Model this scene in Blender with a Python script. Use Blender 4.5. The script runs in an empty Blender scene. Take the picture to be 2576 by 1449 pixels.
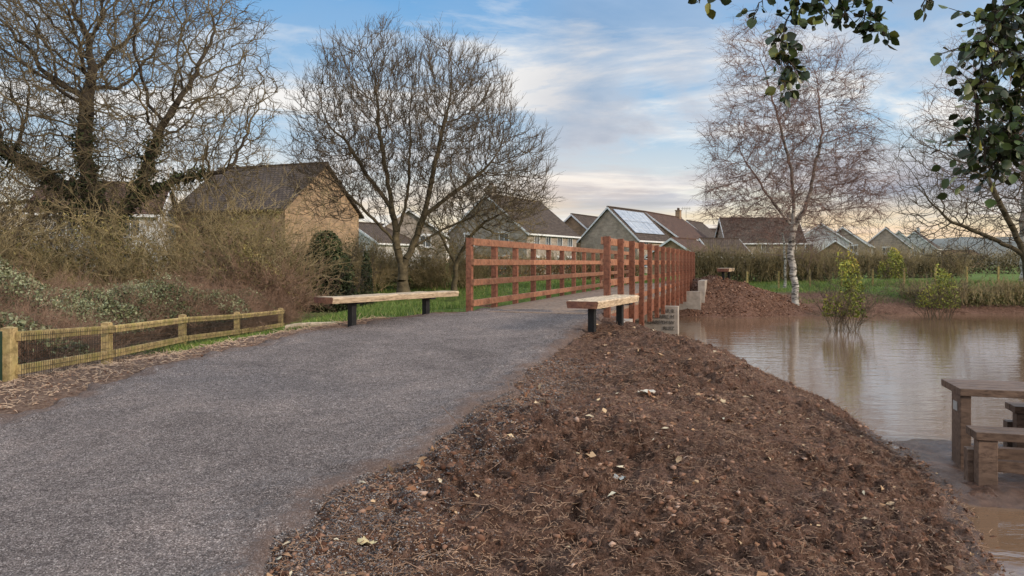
import bpy, math, random
import numpy as np
from mathutils import Vector, Matrix
R=random.Random(7); NR=np.random.RandomState(11)
scene=bpy.context.scene; COL=scene.collection
# ------------------------------------------------------------ helpers
def srgb(r,g,b): return tuple(((c/255)/12.92 if c/255<=.04045 else ((c/255+.055)/1.055)**2.4) for c in (r,g,b))+(1,)
def meta(o,label=None,cat=None,kind=None,group=None):
    if label:o["label"]=label
    if cat:o["category"]=cat
    if kind:o["kind"]=kind
    if group:o["group"]=group
    return o
def link(o,parent=None):
    COL.objects.link(o)
    if parent: o.parent=parent
    return o
def empty(name,loc=(0,0,0),rz=0):
    o=bpy.data.objects.new(name,None); o.empty_display_size=.3; o.location=loc; o.rotation_euler=(0,0,rz); return link(o)
def arrmesh(name,V,F,mats,smooth=False,midx=None,tint=None):
    V=np.asarray(V,dtype=np.float32); F=np.asarray(F,dtype=np.int32); k=F.shape[1]
    me=bpy.data.meshes.new(name); me.vertices.add(len(V)); me.vertices.foreach_set("co",V.ravel())
    me.loops.add(F.size); me.loops.foreach_set("vertex_index",F.ravel())
    me.polygons.add(len(F)); me.polygons.foreach_set("loop_start",np.arange(0,F.size,k,dtype=np.int32))
    try: me.polygons.foreach_set("loop_total",np.full(len(F),k,dtype=np.int32))
    except Exception: pass
    for m in mats: me.materials.append(m)
    if midx is not None: me.polygons.foreach_set("material_index",np.asarray(midx,dtype=np.int32))
    if smooth: me.polygons.foreach_set("use_smooth",np.ones(len(F),dtype=bool))
    me.update(calc_edges=True)
    if tint is not None:
        a=me.attributes.new("tint",'FLOAT','POINT'); a.data.foreach_set("value",np.asarray(tint,dtype=np.float32))
    return me
def obj(name,me,parent=None,loc=(0,0,0),rz=0):
    o=bpy.data.objects.new(name,me); o.location=loc; o.rotation_euler=(0,0,rz); return link(o,parent)
class MB:
    def __init__(s): s.v=[];s.f=[];s.m=[]
    def add(s,vs,fs,mat=0):
        b=len(s.v); s.v+= [tuple(v) for v in vs]; s.f+=[tuple(i+b for i in f) for f in fs]; s.m+=[mat]*len(fs)
    def box(s,c,d,rz=0,mat=0,M=None):
        x,y,z=d[0]/2,d[1]/2,d[2]/2
        vs=[Vector((i*x,j*y,k*z)) for k in(-1,1) for j in(-1,1) for i in(-1,1)]
        if M is None: M=Matrix.Rotation(rz,3,'Z')
        vs=[M@v+Vector(c) for v in vs]
        s.add(vs,[(0,2,3,1),(4,5,7,6),(0,1,5,4),(2,6,7,3),(0,4,6,2),(1,3,7,5)],mat)
    def mesh(s,name,mats,smooth=False):
        me=bpy.data.meshes.new(name); me.from_pydata(s.v,[],s.f)
        for m in mats: me.materials.append(m)
        for i,p in enumerate(me.polygons): p.material_index=s.m[i]; p.use_smooth=smooth
        uv=me.uv_layers.new(name="UVMap")
        for p in me.polygons:
            n=p.normal; t=Vector((0,0,1)).cross(n)
            if t.length<.05: t=Vector((1,0,0))
            t.normalize(); b=n.cross(t)
            for li in p.loop_indices:
                co=me.vertices[me.loops[li].vertex_index].co; uv.data[li].uv=(co.dot(t),co.dot(b))
        me.update(); return me
def bevel(o,w=.006,seg=2):
    m=o.modifiers.new("bevel",'BEVEL'); m.width=w; m.segments=seg; m.limit_method='ANGLE'; return o
_tab=NR.rand(256,256)
def vn(x,y,s=0):
    x=x+s*17.31; y=y+s*9.77
    ix=np.floor(x).astype(int); iy=np.floor(y).astype(int); fx=x-ix; fy=y-iy
    fx=fx*fx*(3-2*fx); fy=fy*fy*(3-2*fy)
    a=_tab[ix&255,iy&255]; b=_tab[(ix+1)&255,iy&255]; c=_tab[ix&255,(iy+1)&255]; d=_tab[(ix+1)&255,(iy+1)&255]
    return (a*(1-fx)+b*fx)*(1-fy)+(c*(1-fx)+d*fx)*fy
def fbm(x,y,f,o=3,s=0):
    r=0;a=1;t=0
    for i in range(o):
        c,sn=math.cos(i*1.1+.4),math.sin(i*1.1+.4)
        r=r+a*vn((x*c-y*sn)*f,(x*sn+y*c)*f,s+i*3); t+=a; a*=.5; f*=2.03
    return r/t-.5
def sst(a,b,x): t=np.clip((x-a)/(b-a),0,1); return t*t*(3-2*t)
# ------------------------------------------------------------ materials
def mat(name,rough=.8,spec=.3):
    m=bpy.data.materials.new(name); m.use_nodes=True; nt=m.node_tree; b=nt.nodes["Principled BSDF"]
    b.inputs["Roughness"].default_value=rough; b.inputs["Specular IOR Level"].default_value=spec
    return m,nt,b
def N(nt,t,**k):
    n=nt.nodes.new(t)
    for a,v in k.items():
        if a in n.inputs.keys(): n.inputs[a].default_value=v
        else: setattr(n,a,v)
    return n
def ramp(nt,fac,stops):
    r=N(nt,'ShaderNodeValToRGB'); e=r.color_ramp.elements
    while len(e)<len(stops): e.new(.5)
    for i,(p,c) in enumerate(stops): e[i].position=p; e[i].color=c if len(c)==4 else tuple(c)+(1,)
    nt.links.new(fac,r.inputs[0]); return r.outputs[0]
def noise(nt,vec,scale,detail=4,rough=.6,dist=0):
    n=N(nt,'ShaderNodeTexNoise'); n.inputs["Scale"].default_value=scale; n.inputs["Detail"].default_value=detail
    n.inputs["Roughness"].default_value=rough; n.inputs["Distortion"].default_value=dist
    if vec is not None: nt.links.new(vec,n.inputs["Vector"])
    return n.outputs["Fac"]
def mix(nt,f,a,b,typ='MIX'):
    m=N(nt,'ShaderNodeMix',data_type='RGBA',blend_type=typ)
    for s,v in((0,f),(6,a),(7,b)):
        if hasattr(v,'is_linked'): nt.links.new(v,m.inputs[s])
        else: m.inputs[s].default_value=v
    return m.outputs[2]
def bump(nt,b,h,st=.5,dist=.02):
    n=N(nt,'ShaderNodeBump'); n.inputs["Strength"].default_value=st; n.inputs["Distance"].default_value=dist
    nt.links.new(h,n.inputs["Height"]); nt.links.new(n.outputs[0],b.inputs["Normal"])
def math_(nt,op,a,b):
    m=N(nt,'ShaderNodeMath',operation=op)
    for s,v in((0,a),(1,b)):
        if hasattr(v,'is_linked'): nt.links.new(v,m.inputs[s])
        else: m.inputs[s].default_value=v
    return m.outputs[0]
def wood(name,c1,c2,c3=None,rough=.7,scale=(1,1,1),fine=30,var=.62):
    m,nt,b=mat(name,rough,.25); tc=N(nt,'ShaderNodeTexCoord'); mp=N(nt,'ShaderNodeMapping'); mp.inputs["Scale"].default_value=scale
    nt.links.new(tc.outputs["Object"],mp.inputs[0]); g=noise(nt,mp.outputs[0],fine,6,.7,.4); l=noise(nt,tc.outputs["Object"],2.3,5,.65)
    c=ramp(nt,g,[(.28,c1),(.68,c2)])
    if c3: c=mix(nt,ramp(nt,l,[(.42,(0,0,0)),(.62,(1,1,1))]),c,c3)
    c=mix(nt,1.0,c,ramp(nt,g,[(.35,(.6,.6,.6)),(.55,(1,1,1))]),'MULTIPLY')
    oi=N(nt,'ShaderNodeObjectInfo'); v=ramp(nt,oi.outputs["Random"],[(0,(var,var,var)),(1,(1.12,1.12,1.12))])
    c=mix(nt,1.0,c,v,'MULTIPLY'); nt.links.new(c,b.inputs["Base Color"]); bump(nt,b,g,.4,.006); return m
def simple(name,c1,c2,scale=6,rough=.8,bst=.3,bd=.01,spec=.3):
    m,nt,b=mat(name,rough,spec); tc=N(nt,'ShaderNodeTexCoord'); g=noise(nt,tc.outputs["Object"],scale,6,.65)
    nt.links.new(ramp(nt,g,[(.3,c1),(.7,c2)]),b.inputs["Base Color"]); bump(nt,b,g,bst,bd); return m
def foliage(name,stops,rough=.6,spec=.25):
    m,nt,b=mat(name,rough,spec); a=N(nt,'ShaderNodeAttribute',attribute_name="tint")
    c=ramp(nt,a.outputs["Fac"],stops); nt.links.new(c,b.inputs["Base Color"]); return m
M_bark=simple("bark_dark",(.024,.019,.014),(.075,.06,.044),9,.9,.8,.03)
M_barkmoss=simple("bark_mossy",(.04,.034,.02),(.13,.105,.06),5,.9,.8,.03)
M_twig=simple("twig_brown",(.06,.047,.031),(.13,.10,.065),3)
M_twigoak=simple("twig_oak",(.06,.047,.028),(.20,.16,.09),.8)
M_twigol=simple("twig_olive",(.10,.08,.038),(.32,.255,.135),1.2)
M_twigpale=simple("twig_straw",(.14,.11,.055),(.43,.345,.19),.9)
M_twigred=simple("twig_birch",(.13,.078,.066),(.25,.165,.135),2)
M_stem=simple("stem_redbrown",(.11,.065,.045),(.32,.21,.145),3)
def birch():
    m,nt,b=mat("birch_bark",.7,.3); tc=N(nt,'ShaderNodeTexCoord'); mp=N(nt,'ShaderNodeMapping'); mp.inputs["Scale"].default_value=(1.5,1.5,5)
    nt.links.new(tc.outputs["Object"],mp.inputs[0]); g=noise(nt,mp.outputs[0],2.2,5,.7); sp=N(nt,'ShaderNodeSeparateXYZ'); nt.links.new(tc.outputs["Object"],sp.inputs[0])
    low=ramp(nt,g,[(.42,(.06,.055,.05)),(.50,(.40,.38,.34)),(.8,(.64,.62,.57))]); up=ramp(nt,g,[(.38,(.05,.045,.04)),(.55,(.21,.17,.14)),(.8,(.38,.34,.29))])
    f=N(nt,'ShaderNodeMapRange'); nt.links.new(sp.outputs[2],f.inputs[0]); f.inputs[1].default_value=2.5; f.inputs[2].default_value=6.0
    nt.links.new(mix(nt,f.outputs[0],low,up),b.inputs["Base Color"]); return m
M_birch=birch()
M_bridge=wood("hardwood_redbrown",(.19,.078,.042),(.46,.215,.125),(.36,.18,.11,1),.55,(1,1,1),14,.62)
M_bridged=wood("hardwood_post",(.14,.052,.032),(.34,.14,.085),(.25,.11,.07,1),.55,(1,1,1),14,.7)
M_deck=wood("deck_timber",(.28,.19,.14),(.50,.38,.29),(.36,.25,.18,1),.75,(1,1,1),12)
M_oak=wood("oak_bench",(.30,.21,.13),(.64,.51,.36),(.50,.39,.27,1),.7,(.5,3,3),10)
M_oakend=wood("oak_end",(.2,.09,.05),(.36,.17,.1),(.16,.07,.05,1),.75,(1,1,1),20)
M_steel=simple("black_steel",(.008,.008,.009),(.02,.02,.022),10,.45)
M_fence=wood("fence_softwood",(.26,.18,.08),(.54,.41,.21),(.33,.275,.10,1),.85,(1,1,1),12,.8)
M_wire=simple("wire_green",(.012,.015,.012),(.028,.03,.024),10,.5)
M_gpost=simple("green_steel",(.01,.03,.022),(.02,.05,.038),10,.5)
M_tabl=wood("table_timber",(.085,.05,.036),(.21,.14,.10),(.13,.085,.062,1),.55,(.6,2,2),12,.8)
M_conc=simple("concrete",(.24,.21,.18),(.42,.375,.325),5,.85,.2,.005)
M_white=simple("white_paint",(.60,.62,.64),(.74,.75,.76),4,.6,.05,.002)
M_letter=simple("engraved_letter",(.08,.07,.06),(.11,.10,.085),4)
M_plate=simple("grey_plate",(.30,.28,.26),(.4,.38,.35),4)
def glass():
    m,nt,b=mat("window_glass",.08,.6); tc=N(nt,'ShaderNodeTexCoord'); g=noise(nt,tc.outputs["Object"],.8,2)
    nt.links.new(ramp(nt,g,[(.35,(.03,.035,.045)),(.65,(.11,.13,.15))]),b.inputs["Base Color"]); return m
M_glass=glass()
def brick(name,c1,c2,mort,bw=.42,rh=.16,ms=.012,rough=.9):
    m,nt,b=mat(name,rough,.2); uv=N(nt,'ShaderNodeUVMap'); br=N(nt,'ShaderNodeTexBrick')
    br.inputs["Scale"].default_value=1; br.inputs["Brick Width"].default_value=bw; br.inputs["Row Height"].default_value=rh; br.inputs["Mortar Size"].default_value=ms
    br.inputs["Color1"].default_value=c1+(1,); br.inputs["Color2"].default_value=c2+(1,); br.inputs["Mortar"].default_value=mort+(1,)
    nt.links.new(uv.outputs[0],br.inputs["Vector"]); g=noise(nt,uv.outputs[0],1.4,6,.7)
    c=mix(nt,1.0,br.outputs["Color"],ramp(nt,g,[(.3,(.6,.6,.6)),(.7,(1.15,1.12,1.1))]),'MULTIPLY')
    nt.links.new(c,b.inputs["Base Color"]); bump(nt,b,br.outputs["Fac"],.5,-.02); return m
M_stone=brick("stone_tan",(.40,.275,.17),(.27,.195,.13),(.34,.26,.19))
M_stonep=brick("stone_pale",(.46,.39,.32),(.35,.295,.245),(.42,.36,.30))
M_stoneg=brick("stone_grey",(.40,.355,.31),(.28,.25,.22),(.35,.315,.28))
M_tile=brick("roof_tile_brown",(.085,.064,.053),(.12,.094,.078),(.03,.024,.02),.3,.28,.03)
M_tiler=brick("roof_tile_red",(.14,.083,.063),(.105,.065,.052),(.045,.028,.022),.3,.28,.03)
M_render=simple("white_render",(.48,.48,.48),(.60,.60,.60),1.5,.85,.05,.002)
M_solar=brick("solar_panel",(.34,.38,.44),(.40,.44,.49),(.58,.6,.64),1.0,1.6,.03,.15)
def ground_mat():
    m,nt,b=mat("ground_surface",.9,.2); tc=N(nt,'ShaderNodeTexCoord'); P=tc.outputs["Object"]
    a=N(nt,'ShaderNodeVertexColor',layer_name="surf"); s=N(nt,'ShaderNodeSeparateColor'); nt.links.new(a.outputs[0],s.inputs[0])
    big=noise(nt,P,.8,6,.62); mid=noise(nt,P,9,8,.80,.3); fine=noise(nt,P,48,6,.8)
    soil=ramp(nt,mid,[(.34,(.030,.013,.008)),(.44,(.115,.058,.037)),(.54,(.22,.122,.084)),(.66,(.43,.27,.20))])
    soil=mix(nt,ramp(nt,big,[(.46,(0,0,0)),(.62,(.6,.6,.6))]),soil,(.31,.18,.135,1))
    mf=N(nt,'ShaderNodeMapping'); mf.inputs["Scale"].default_value=(14,60,30); mf.inputs["Rotation"].default_value=(0,0,.9); nt.links.new(P,mf.inputs[0])
    fib=noise(nt,mf.outputs[0],1,4,.7,1.2); soil=mix(nt,ramp(nt,fib,[(.58,(0,0,0)),(.68,(.6,.6,.6))]),soil,(.40,.26,.175,1))
    soil=mix(nt,ramp(nt,fine,[(.39,(.9,.9,.9)),(.50,(0,0,0))]),soil,(.028,.012,.007,1))  # low spots of the fine noise darkened: crevice shade painted into soil colour
    soil=mix(nt,ramp(nt,fine,[(.60,(0,0,0)),(.70,(.6,.6,.6))]),soil,(.50,.36,.265,1))
    grass=ramp(nt,noise(nt,P,3,7,.75),[(.28,(.045,.065,.018)),(.5,(.115,.185,.035)),(.72,(.23,.28,.07))])
    grass=mix(nt,ramp(nt,big,[(.5,(0,0,0)),(.8,(.4,.4,.4))]),grass,(.20,.165,.085,1))
    mud=ramp(nt,mid,[(.3,(.05,.03,.023)),(.7,(.15,.095,.072))])
    deb=ramp(nt,noise(nt,P,16,7,.8),[(.35,(.09,.05,.035)),(.5,(.26,.165,.12)),(.68,(.52,.38,.28))])
    gm=math_(nt,'ADD',s.outputs[1],math_(nt,'MULTIPLY',math_(nt,'SUBTRACT',mid,.5),1.3)); gm=ramp(nt,gm,[(.42,(0,0,0)),(.58,(1,1,1))])
    c=mix(nt,s.outputs[0],deb,soil); c=mix(nt,gm,c,grass); c=mix(nt,s.outputs[2],c,mud)
    nt.links.new(c,b.inputs["Base Color"])
    ro=N(nt,'ShaderNodeMapRange'); nt.links.new(s.outputs[2],ro.inputs[0]); ro.inputs[3].default_value=.88; ro.inputs[4].default_value=.16; nt.links.new(ro.outputs[0],b.inputs["Roughness"])
    h=math_(nt,'ADD',math_(nt,'MULTIPLY',mid,1.0),math_(nt,'MULTIPLY',fine,.5)); bd=N(nt,'ShaderNodeMapRange'); nt.links.new(s.outputs[2],bd.inputs[0]); bd.inputs[3].default_value=1; bd.inputs[4].default_value=.2
    n=N(nt,'ShaderNodeBump'); n.inputs["Distance"].default_value=.14; nt.links.new(bd.outputs[0],n.inputs["Strength"]); nt.links.new(h,n.inputs["Height"]); nt.links.new(n.outputs[0],b.inputs["Normal"]); return m
M_ground=ground_mat()
def path_mat():
    m,nt,b=mat("path_gravel",.95,.12); tc=N(nt,'ShaderNodeTexCoord'); P=tc.outputs["Object"]
    v=N(nt,'ShaderNodeTexVoronoi'); v.inputs["Scale"].default_value=145; nt.links.new(P,v.inputs["Vector"])
    sp=N(nt,'ShaderNodeSeparateColor'); nt.links.new(v.outputs["Color"],sp.inputs[0])
    c=ramp(nt,sp.outputs[0],[(0,(.072,.061,.058)),(.5,(.168,.145,.139)),(.88,(.275,.243,.232)),(1,(.48,.44,.42))])
    big=noise(nt,P,.9,9,.78,.4); c=mix(nt,1.0,c,ramp(nt,big,[(.33,(.66,.64,.64)),(.5,(.98,.96,.96)),(.68,(1.38,1.31,1.27))]),'MULTIPLY')
    n2=noise(nt,P,22,6,.88); c=mix(nt,1.0,c,ramp(nt,n2,[(.35,(.58,.58,.58)),(.64,(1.32,1.31,1.3))]),'MULTIPLY')
    a=N(nt,'ShaderNodeAttribute',attribute_name="tint"); ns=noise(nt,P,4,7,.8)
    f=ramp(nt,math_(nt,'ADD',a.outputs["Fac"],math_(nt,'MULTIPLY',math_(nt,'SUBTRACT',ns,.5),1.8)),[(.66,(0,0,0)),(.98,(.65,.65,.65))])
    c=mix(nt,f,c,(.15,.10,.08,1))
    nt.links.new(c,b.inputs["Base Color"]); bump(nt,b,math_(nt,'ADD',math_(nt,'MULTIPLY',v.outputs["Distance"],.5),n2),.9,.018); return m
M_path=path_mat()
def water_mat():
    m,nt,b=mat("flood_water",.025,1.0); b.inputs["IOR"].default_value=1.5; tc=N(nt,'ShaderNodeTexCoord'); P=tc.outputs["Object"]
    nt.links.new(ramp(nt,noise(nt,P,.25,4),[(.3,(.165,.098,.058)),(.7,(.215,.138,.088))]),b.inputs["Base Color"])
    mp=N(nt,'ShaderNodeMapping'); mp.inputs["Scale"].default_value=(.7,1.8,1); mp.inputs["Rotation"].default_value=(0,0,.3); nt.links.new(P,mp.inputs[0])
    h=math_(nt,'ADD',noise(nt,mp.outputs[0],1.9,3,.5,.6),math_(nt,'MULTIPLY',noise(nt,mp.outputs[0],9,3,.5,.3),.25)); bump(nt,b,h,.15,.05); return m
M_water=water_mat()
# ------------------------------------------------------------ terrain
EYE=1.55; WZ=-.55
ZPy=[-60,0,3.6,6.4,8.5,10.5,12.5,14]; ZPz=[-.1,0,.05,.24,.37,.49,.60,.635]
XLy=[-60,3,6.4,8.4,10.8,12.3,14,15]; XLx=[-6,-4.75,-4.4,-4.0,-3.2,-2.3,-.9,-.6]
XRy=[-60,3,4.5,6.3,8.5,10.5,12.5,13.3,15]; XRx=[-2,-1.2,-1.05,-.35,.3,.9,1.5,1.7,2.1]
zp=lambda y:np.interp(y,ZPy,ZPz); xl=lambda y:np.interp(y,XLy,XLx); xr=lambda y:np.interp(y,XRy,XRx)
NEAR=[(2.3,-60),(2.5,0),(2.85,3),(3.2,4.6),(3.9,6),(4.4,8),(4.65,10),(4.4,12),(3.7,14),(2.7,16),(1.6,18.5),(0,20.5),(-4,22.5),(-10,27),(-14,34),(-30,60),(-400,300),(-4000,300),(-4000,-60)]
FAR=[(-4000,40),(-400,34),(-30,32.5),(-9,32.5),(-2,31),(4,30.5),(6.6,28.6),(9,28.3),(11,29),(13,30.2),(20,30.5),(30,31),(60,36),(300,60),(4000,60),(4000,4000),(-4000,4000)]
def pdist(x,y,poly):
    d=np.full(x.shape,1e9); ins=np.zeros(x.shape,bool); n=len(poly)
    for i in range(n):
        ax,ay=poly[i]; bx,by=poly[(i+1)%n]; vx,vy=bx-ax,by-ay
        t=np.clip(((x-ax)*vx+(y-ay)*vy)/(vx*vx+vy*vy),0,1); d=np.minimum(d,np.hypot(x-ax-t*vx,y-ay-t*vy))
        c=((ay>y)!=(by>y)); xi=ax+(y-ay)*vx/(vy if vy!=0 else 1e-9); ins^=(c&(x<xi))
    return np.where(ins,d,-d)
heap=lambda x,y:np.exp(-((x-8.9)**2)/4.5-((y-31.0)**2)/7)
def edgen(x,y): return .38*fbm(x,y,1.7,5,6)
def terrain(x,y,detail=True):
    x=np.asarray(x,float); y=np.asarray(y,float)
    d1=pdist(x,y,NEAR); d2=pdist(x,y,FAR)
    zl=np.interp(y,[-60,3,8,10.9,14.6,17.8,20.8,30],[.2,.25,.22,.04,-.09,-.24,-.32,-.3])
    left=xl(y)-x; ztop=zp(y)
    k=sst(.2,2.4,left); kl=sst(13.5,15,y); verge=.42+0*x
    zleft=np.where(y>12.5, verge*(1-sst(3.2,6.2,-x))+zl*sst(3.2,6.2,-x), zl)
    zleft=np.where(y>12.5,zleft*sst(12.5,14.5,y)+zl*(1-sst(12.5,14.5,y)),zleft)
    ztop=ztop*(1-k)+zleft*k
    ztop=np.where((y>14),ztop*(1-kl)+kl*np.minimum(ztop,.45),ztop)
    wd=np.interp(y,[5,9,12,14,17],[3.9,3.5,2.6,2.2,1.8])
    s=np.clip(1-d1/wd,0,1); hn=ztop-(ztop+.6)*s**2.0
    hn=np.where(d1<0,-.6-np.minimum(-d1*.25,.8),hn)
    zf=np.interp(x,[-100,-20,2,6,9.5,12,15,24,200],[.3,.3,.38,.62,.5,.2,.3,.5,.6])
    zf=zf*(1-sst(36,46,y))+.42*sst(36,46,y)
    s2=np.clip(1-d2/4.2,0,1); hf=zf-(zf+.62)*s2**1.6; hf=np.where(d2<0,-.62-np.minimum(-d2*.25,.8),hf)
    hp=heap(x,y); hf=np.where(d2>0,hf+hp*(.55+.5*fbm(x,y,1.4,4,7))*sst(0,1.3,d2),hf)
    h=np.maximum(hn,hf)
    mudm=sst(5.6,6.6,y)*(1-sst(8.6,9.9,y+.25*(x-4.5)))*sst(2.2,4.2,x)*(1-sst(10,14,x))
    mudm=np.maximum(mudm,np.exp(-((x-6.2)**2+(y-2.6)**2)/2.2))
    mud=-.9+.385*mudm+.20*fbm(x,y,1.6,4,5)*mudm
    h=np.maximum(h,np.where(d1<.35,mud,-9))
    soil=((d1>-.2)&(x>(xl(y)+xr(y))/2)&(y<20)).astype(float)
    if detail:
        am=np.clip(soil*sst(-.1,.5,d1),0,1)
        rid=lambda f,s:.5-np.abs(fbm(x,y,f,2,s))*2.6
        patch=.6+1.4*sst(-.15,.2,fbm(x,y,.8,2,41))
        cl=.15*fbm(x,y,.9,2,1)+.12*fbm(x,y,3.1,3,2)+(.05*rid(4.5,3)+.055*rid(9,13)+.04*fbm(x,y,20,2,23))*patch-.04
        h=h+cl*am*sst(-.1,.7,x-xr(y)+.2)
        h=h+(1-am)*(.05*fbm(x,y,1.5,3,4))*(h>WZ-.1)*(1-mudm)+.026*fbm(x,y,9,3,8)*(1-am)
    inn=np.minimum(x-xl(y),xr(y)-x)+edgen(x,y)
    p=sst(-.08,.14,inn)*(y<14.6)
    h=h*(1-p)+(zp(y)-.06)*p
    return h,d1,d2,soil,mudm
def hz(x,y): return float(terrain(np.array([x]),np.array([y]),True)[0][0])
def axis(spec,lo,hi):
    a=list(np.concatenate([np.arange(s,e,st) for s,e,st in spec])); st=spec[-1][2]; v=spec[-1][1]
    while v<hi: a.append(v); st*=1.22; v+=st
    a.append(hi); st=spec[0][2]; v=spec[0][0]; b=[]
    while v>lo:
        st*=1.22; v-=st; b.append(max(v,lo))
    return np.array(sorted(set(b))+a)
xs=axis([(-30,-6,.3),(-6,-1.8,.045),(-1.8,5.0,.022),(5.0,14,.14),(14,30,.3)],-4000,4000); ys=axis([(3.1,6.5,.02),(6.5,9,.035),(9,14.6,.06),(14.6,40,.2)],-60,4000)
X,Y=np.meshgrid(xs,ys); H,d1,d2,soil,mudm=terrain(X,Y)
V=np.stack([X.ravel(),Y.ravel(),H.ravel()],1); nx,ny=len(xs),len(ys)
ii=np.arange(nx*ny).reshape(ny,nx); F=np.stack([ii[:-1,:-1],ii[:-1,1:],ii[1:,1:],ii[1:,:-1]],-1).reshape(-1,4)
me=arrmesh("ground",V,F,[M_ground],True)
lft=xl(Y)-X
grass=np.where(Y>12,sst(.5,1.3,lft)*sst(12.2,13.6,Y),0.0)*(X<-0.3)
grass=np.maximum(grass,((Y>14.6)&(X<.9)&(d1>.5))*1.0)
grass=np.where((X<-6.9)&(Y<30),.25,grass)
hsup=np.clip(1-heap(X,Y)*2.2-.8*np.exp(-((X-8.6)**2)/7-((Y-31.5)**2)/18),0,1)
farg=(d2>.9)*sst(30,33.5,Y)*hsup
farg=farg*np.clip(1-np.exp(-((X-14)**2)/10-((Y-32)**2)/8)*.9,0,1)
grass=np.maximum(grass,farg)
soilw=np.maximum(soil,(d2>-1)*1.0*(Y>24)); mudw=np.clip(mudm*(soil<.5)+(H<WZ+.06)*.9,0,1)*(d2<0)
mudw=np.where((d1>.4)&(H>WZ+.1),0,mudw)
ca=me.color_attributes.new("surf",'FLOAT_COLOR','POINT')
ca.data.foreach_set("color",np.stack([soilw,grass,mudw,np.ones_like(X)],-1).astype(np.float32).ravel())
meta(obj("ground",me),"bare reddish earth, mud and grass around the river","ground","structure")
wv=[(-3000,-60,WZ),(3000,-60,WZ),(3000,80,WZ),(-3000,80,WZ)]
meta(obj("water",arrmesh("water",wv,[[0,1,2,3]],[M_water])),"muddy brown flood water reflecting a pale sky","water","structure")
# path
py=np.concatenate([np.arange(-8,3,.3),np.arange(3,9,.04),np.arange(9,14.61,.07)]); tt=np.linspace(-.06,1.06,150)
PX=xl(py)[:,None]*(1-tt)+xr(py)[:,None]*tt; PY=np.repeat(py[:,None],150,1)
inn=np.minimum(PX-xl(PY),xr(PY)-PX)+edgen(PX,PY)
PZ=zp(PY)+.035*fbm(PX,PY,1.0,3,9)+.015*fbm(PX,PY,7,4,12)+.05*(1-sst(0,.9,inn))*np.abs(fbm(PX,PY,4,3,31))*3
PZ=PZ-.16*(1-sst(-.12,.10,inn+.16*fbm(PX,PY,8,3,13)))
ii=np.arange(PX.size).reshape(PX.shape); F=np.stack([ii[:-1,:-1],ii[:-1,1:],ii[1:,1:],ii[1:,:-1]],-1).reshape(-1,4)
edge=1-sst(0,.7,inn)
meta(obj("path",arrmesh("path",np.stack([PX.ravel(),PY.ravel(),PZ.ravel()],1),F,[M_path],True,tint=edge.ravel())),"compacted dark grey stone dust path rising to the bridge","path","structure")
# hills
hx=np.linspace(120,900,160); prof=11+7*np.sin((hx-120)/230)+3.5*fbm(hx,hx*0,.012,4,3)*4+1.6*fbm(hx,hx*0,.15,3,5)
rows=[]
for j,(yy,k) in enumerate([(330,0),(360,.45),(400,.8),(450,1),(560,.9)]):
    rows.append(np.stack([hx,np.full_like(hx,yy),.3+k*prof],1))
hv=np.concatenate(rows); ii=np.arange(5*160).reshape(5,160); F=np.stack([ii[:-1,:-1],ii[:-1,1:],ii[1:,1:],ii[1:,:-1]],-1).reshape(-1,4)
M_hill=simple("hill_woodland",(.12,.135,.13),(.20,.205,.19),.12,.95,.4,1)
meta(obj("hill",arrmesh("hill",hv,F,[M_hill],True)),"low wooded hill on the skyline","hill","structure")
# ------------------------------------------------------------ vegetation tools
def tubes(P0,P1,R0,R1,s=3):
    P0=np.asarray(P0,float);P1=np.asarray(P1,float);R0=np.asarray(R0,float);R1=np.asarray(R1,float)
    d=P1-P0; d/=np.maximum(np.linalg.norm(d,axis=1,keepdims=True),1e-9); up=np.tile([.3,.1,1.],(len(d),1)); up[np.abs(d[:,2])>.9]=[1,.2,0]
    u=np.cross(d,up); u/=np.linalg.norm(u,axis=1,keepdims=True); v=np.cross(d,u); a=np.arange(s)*2*math.pi/s
    ring=u[:,None]*np.cos(a)[None,:,None]+v[:,None]*np.sin(a)[None,:,None]
    A=P0[:,None]+ring*R0[:,None,None]; B=P1[:,None]+ring*R1[:,None,None]
    V=np.concatenate([A,B],1).reshape(-1,3); base=(np.arange(len(d))*2*s)[:,None,None]; k=np.arange(s); k2=(k+1)%s
    F=(base+np.stack([k,k2,k2+s,k+s],-1)[None]).reshape(-1,4); return V,F
def rnd(n): 
    v=NR.normal(size=(n,3)); return v/np.linalg.norm(v,axis=1,keepdims=True)
def twigs(P,D,n_per,L,seg=3,r=.006,spread=.8,up=.3,droop=0,sub=2):
    P=np.repeat(P,n_per,0); D=np.repeat(D,n_per,0); n=len(P)
    d=D+rnd(n)*spread+np.array([0,0,up]); d/=np.linalg.norm(d,axis=1,keepdims=True)
    ln=(L*(.55+.75*NR.rand(n)))/seg; A=[];B=[];ra=[];rb=[];cur=P
    for i in range(seg):
        d=d+rnd(n)*.28+np.array([0,0,up*.3-droop]); d/=np.linalg.norm(d,axis=1,keepdims=True)
        nx_=cur+d*ln[:,None]; A.append(cur);B.append(nx_); ra.append(np.full(n,r*(1-i/(seg+.5)))); rb.append(np.full(n,r*(1-(i+1)/(seg+.5))))
        for q in range(sub):
            t=NR.rand(n)[:,None]; st=cur*(1-t)+nx_*t; sd=d+rnd(n)*.8+np.array([0,0,up*.5-droop]); sd/=np.linalg.norm(sd,axis=1,keepdims=True)
            A.append(st);B.append(st+sd*(ln*(.6+.8*NR.rand(n)))[:,None]); ra.append(np.full(n,r*.6)); rb.append(np.full(n,r*.3))
        cur=nx_
    return np.concatenate(A),np.concatenate(B),np.concatenate(ra),np.concatenate(rb)
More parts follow.
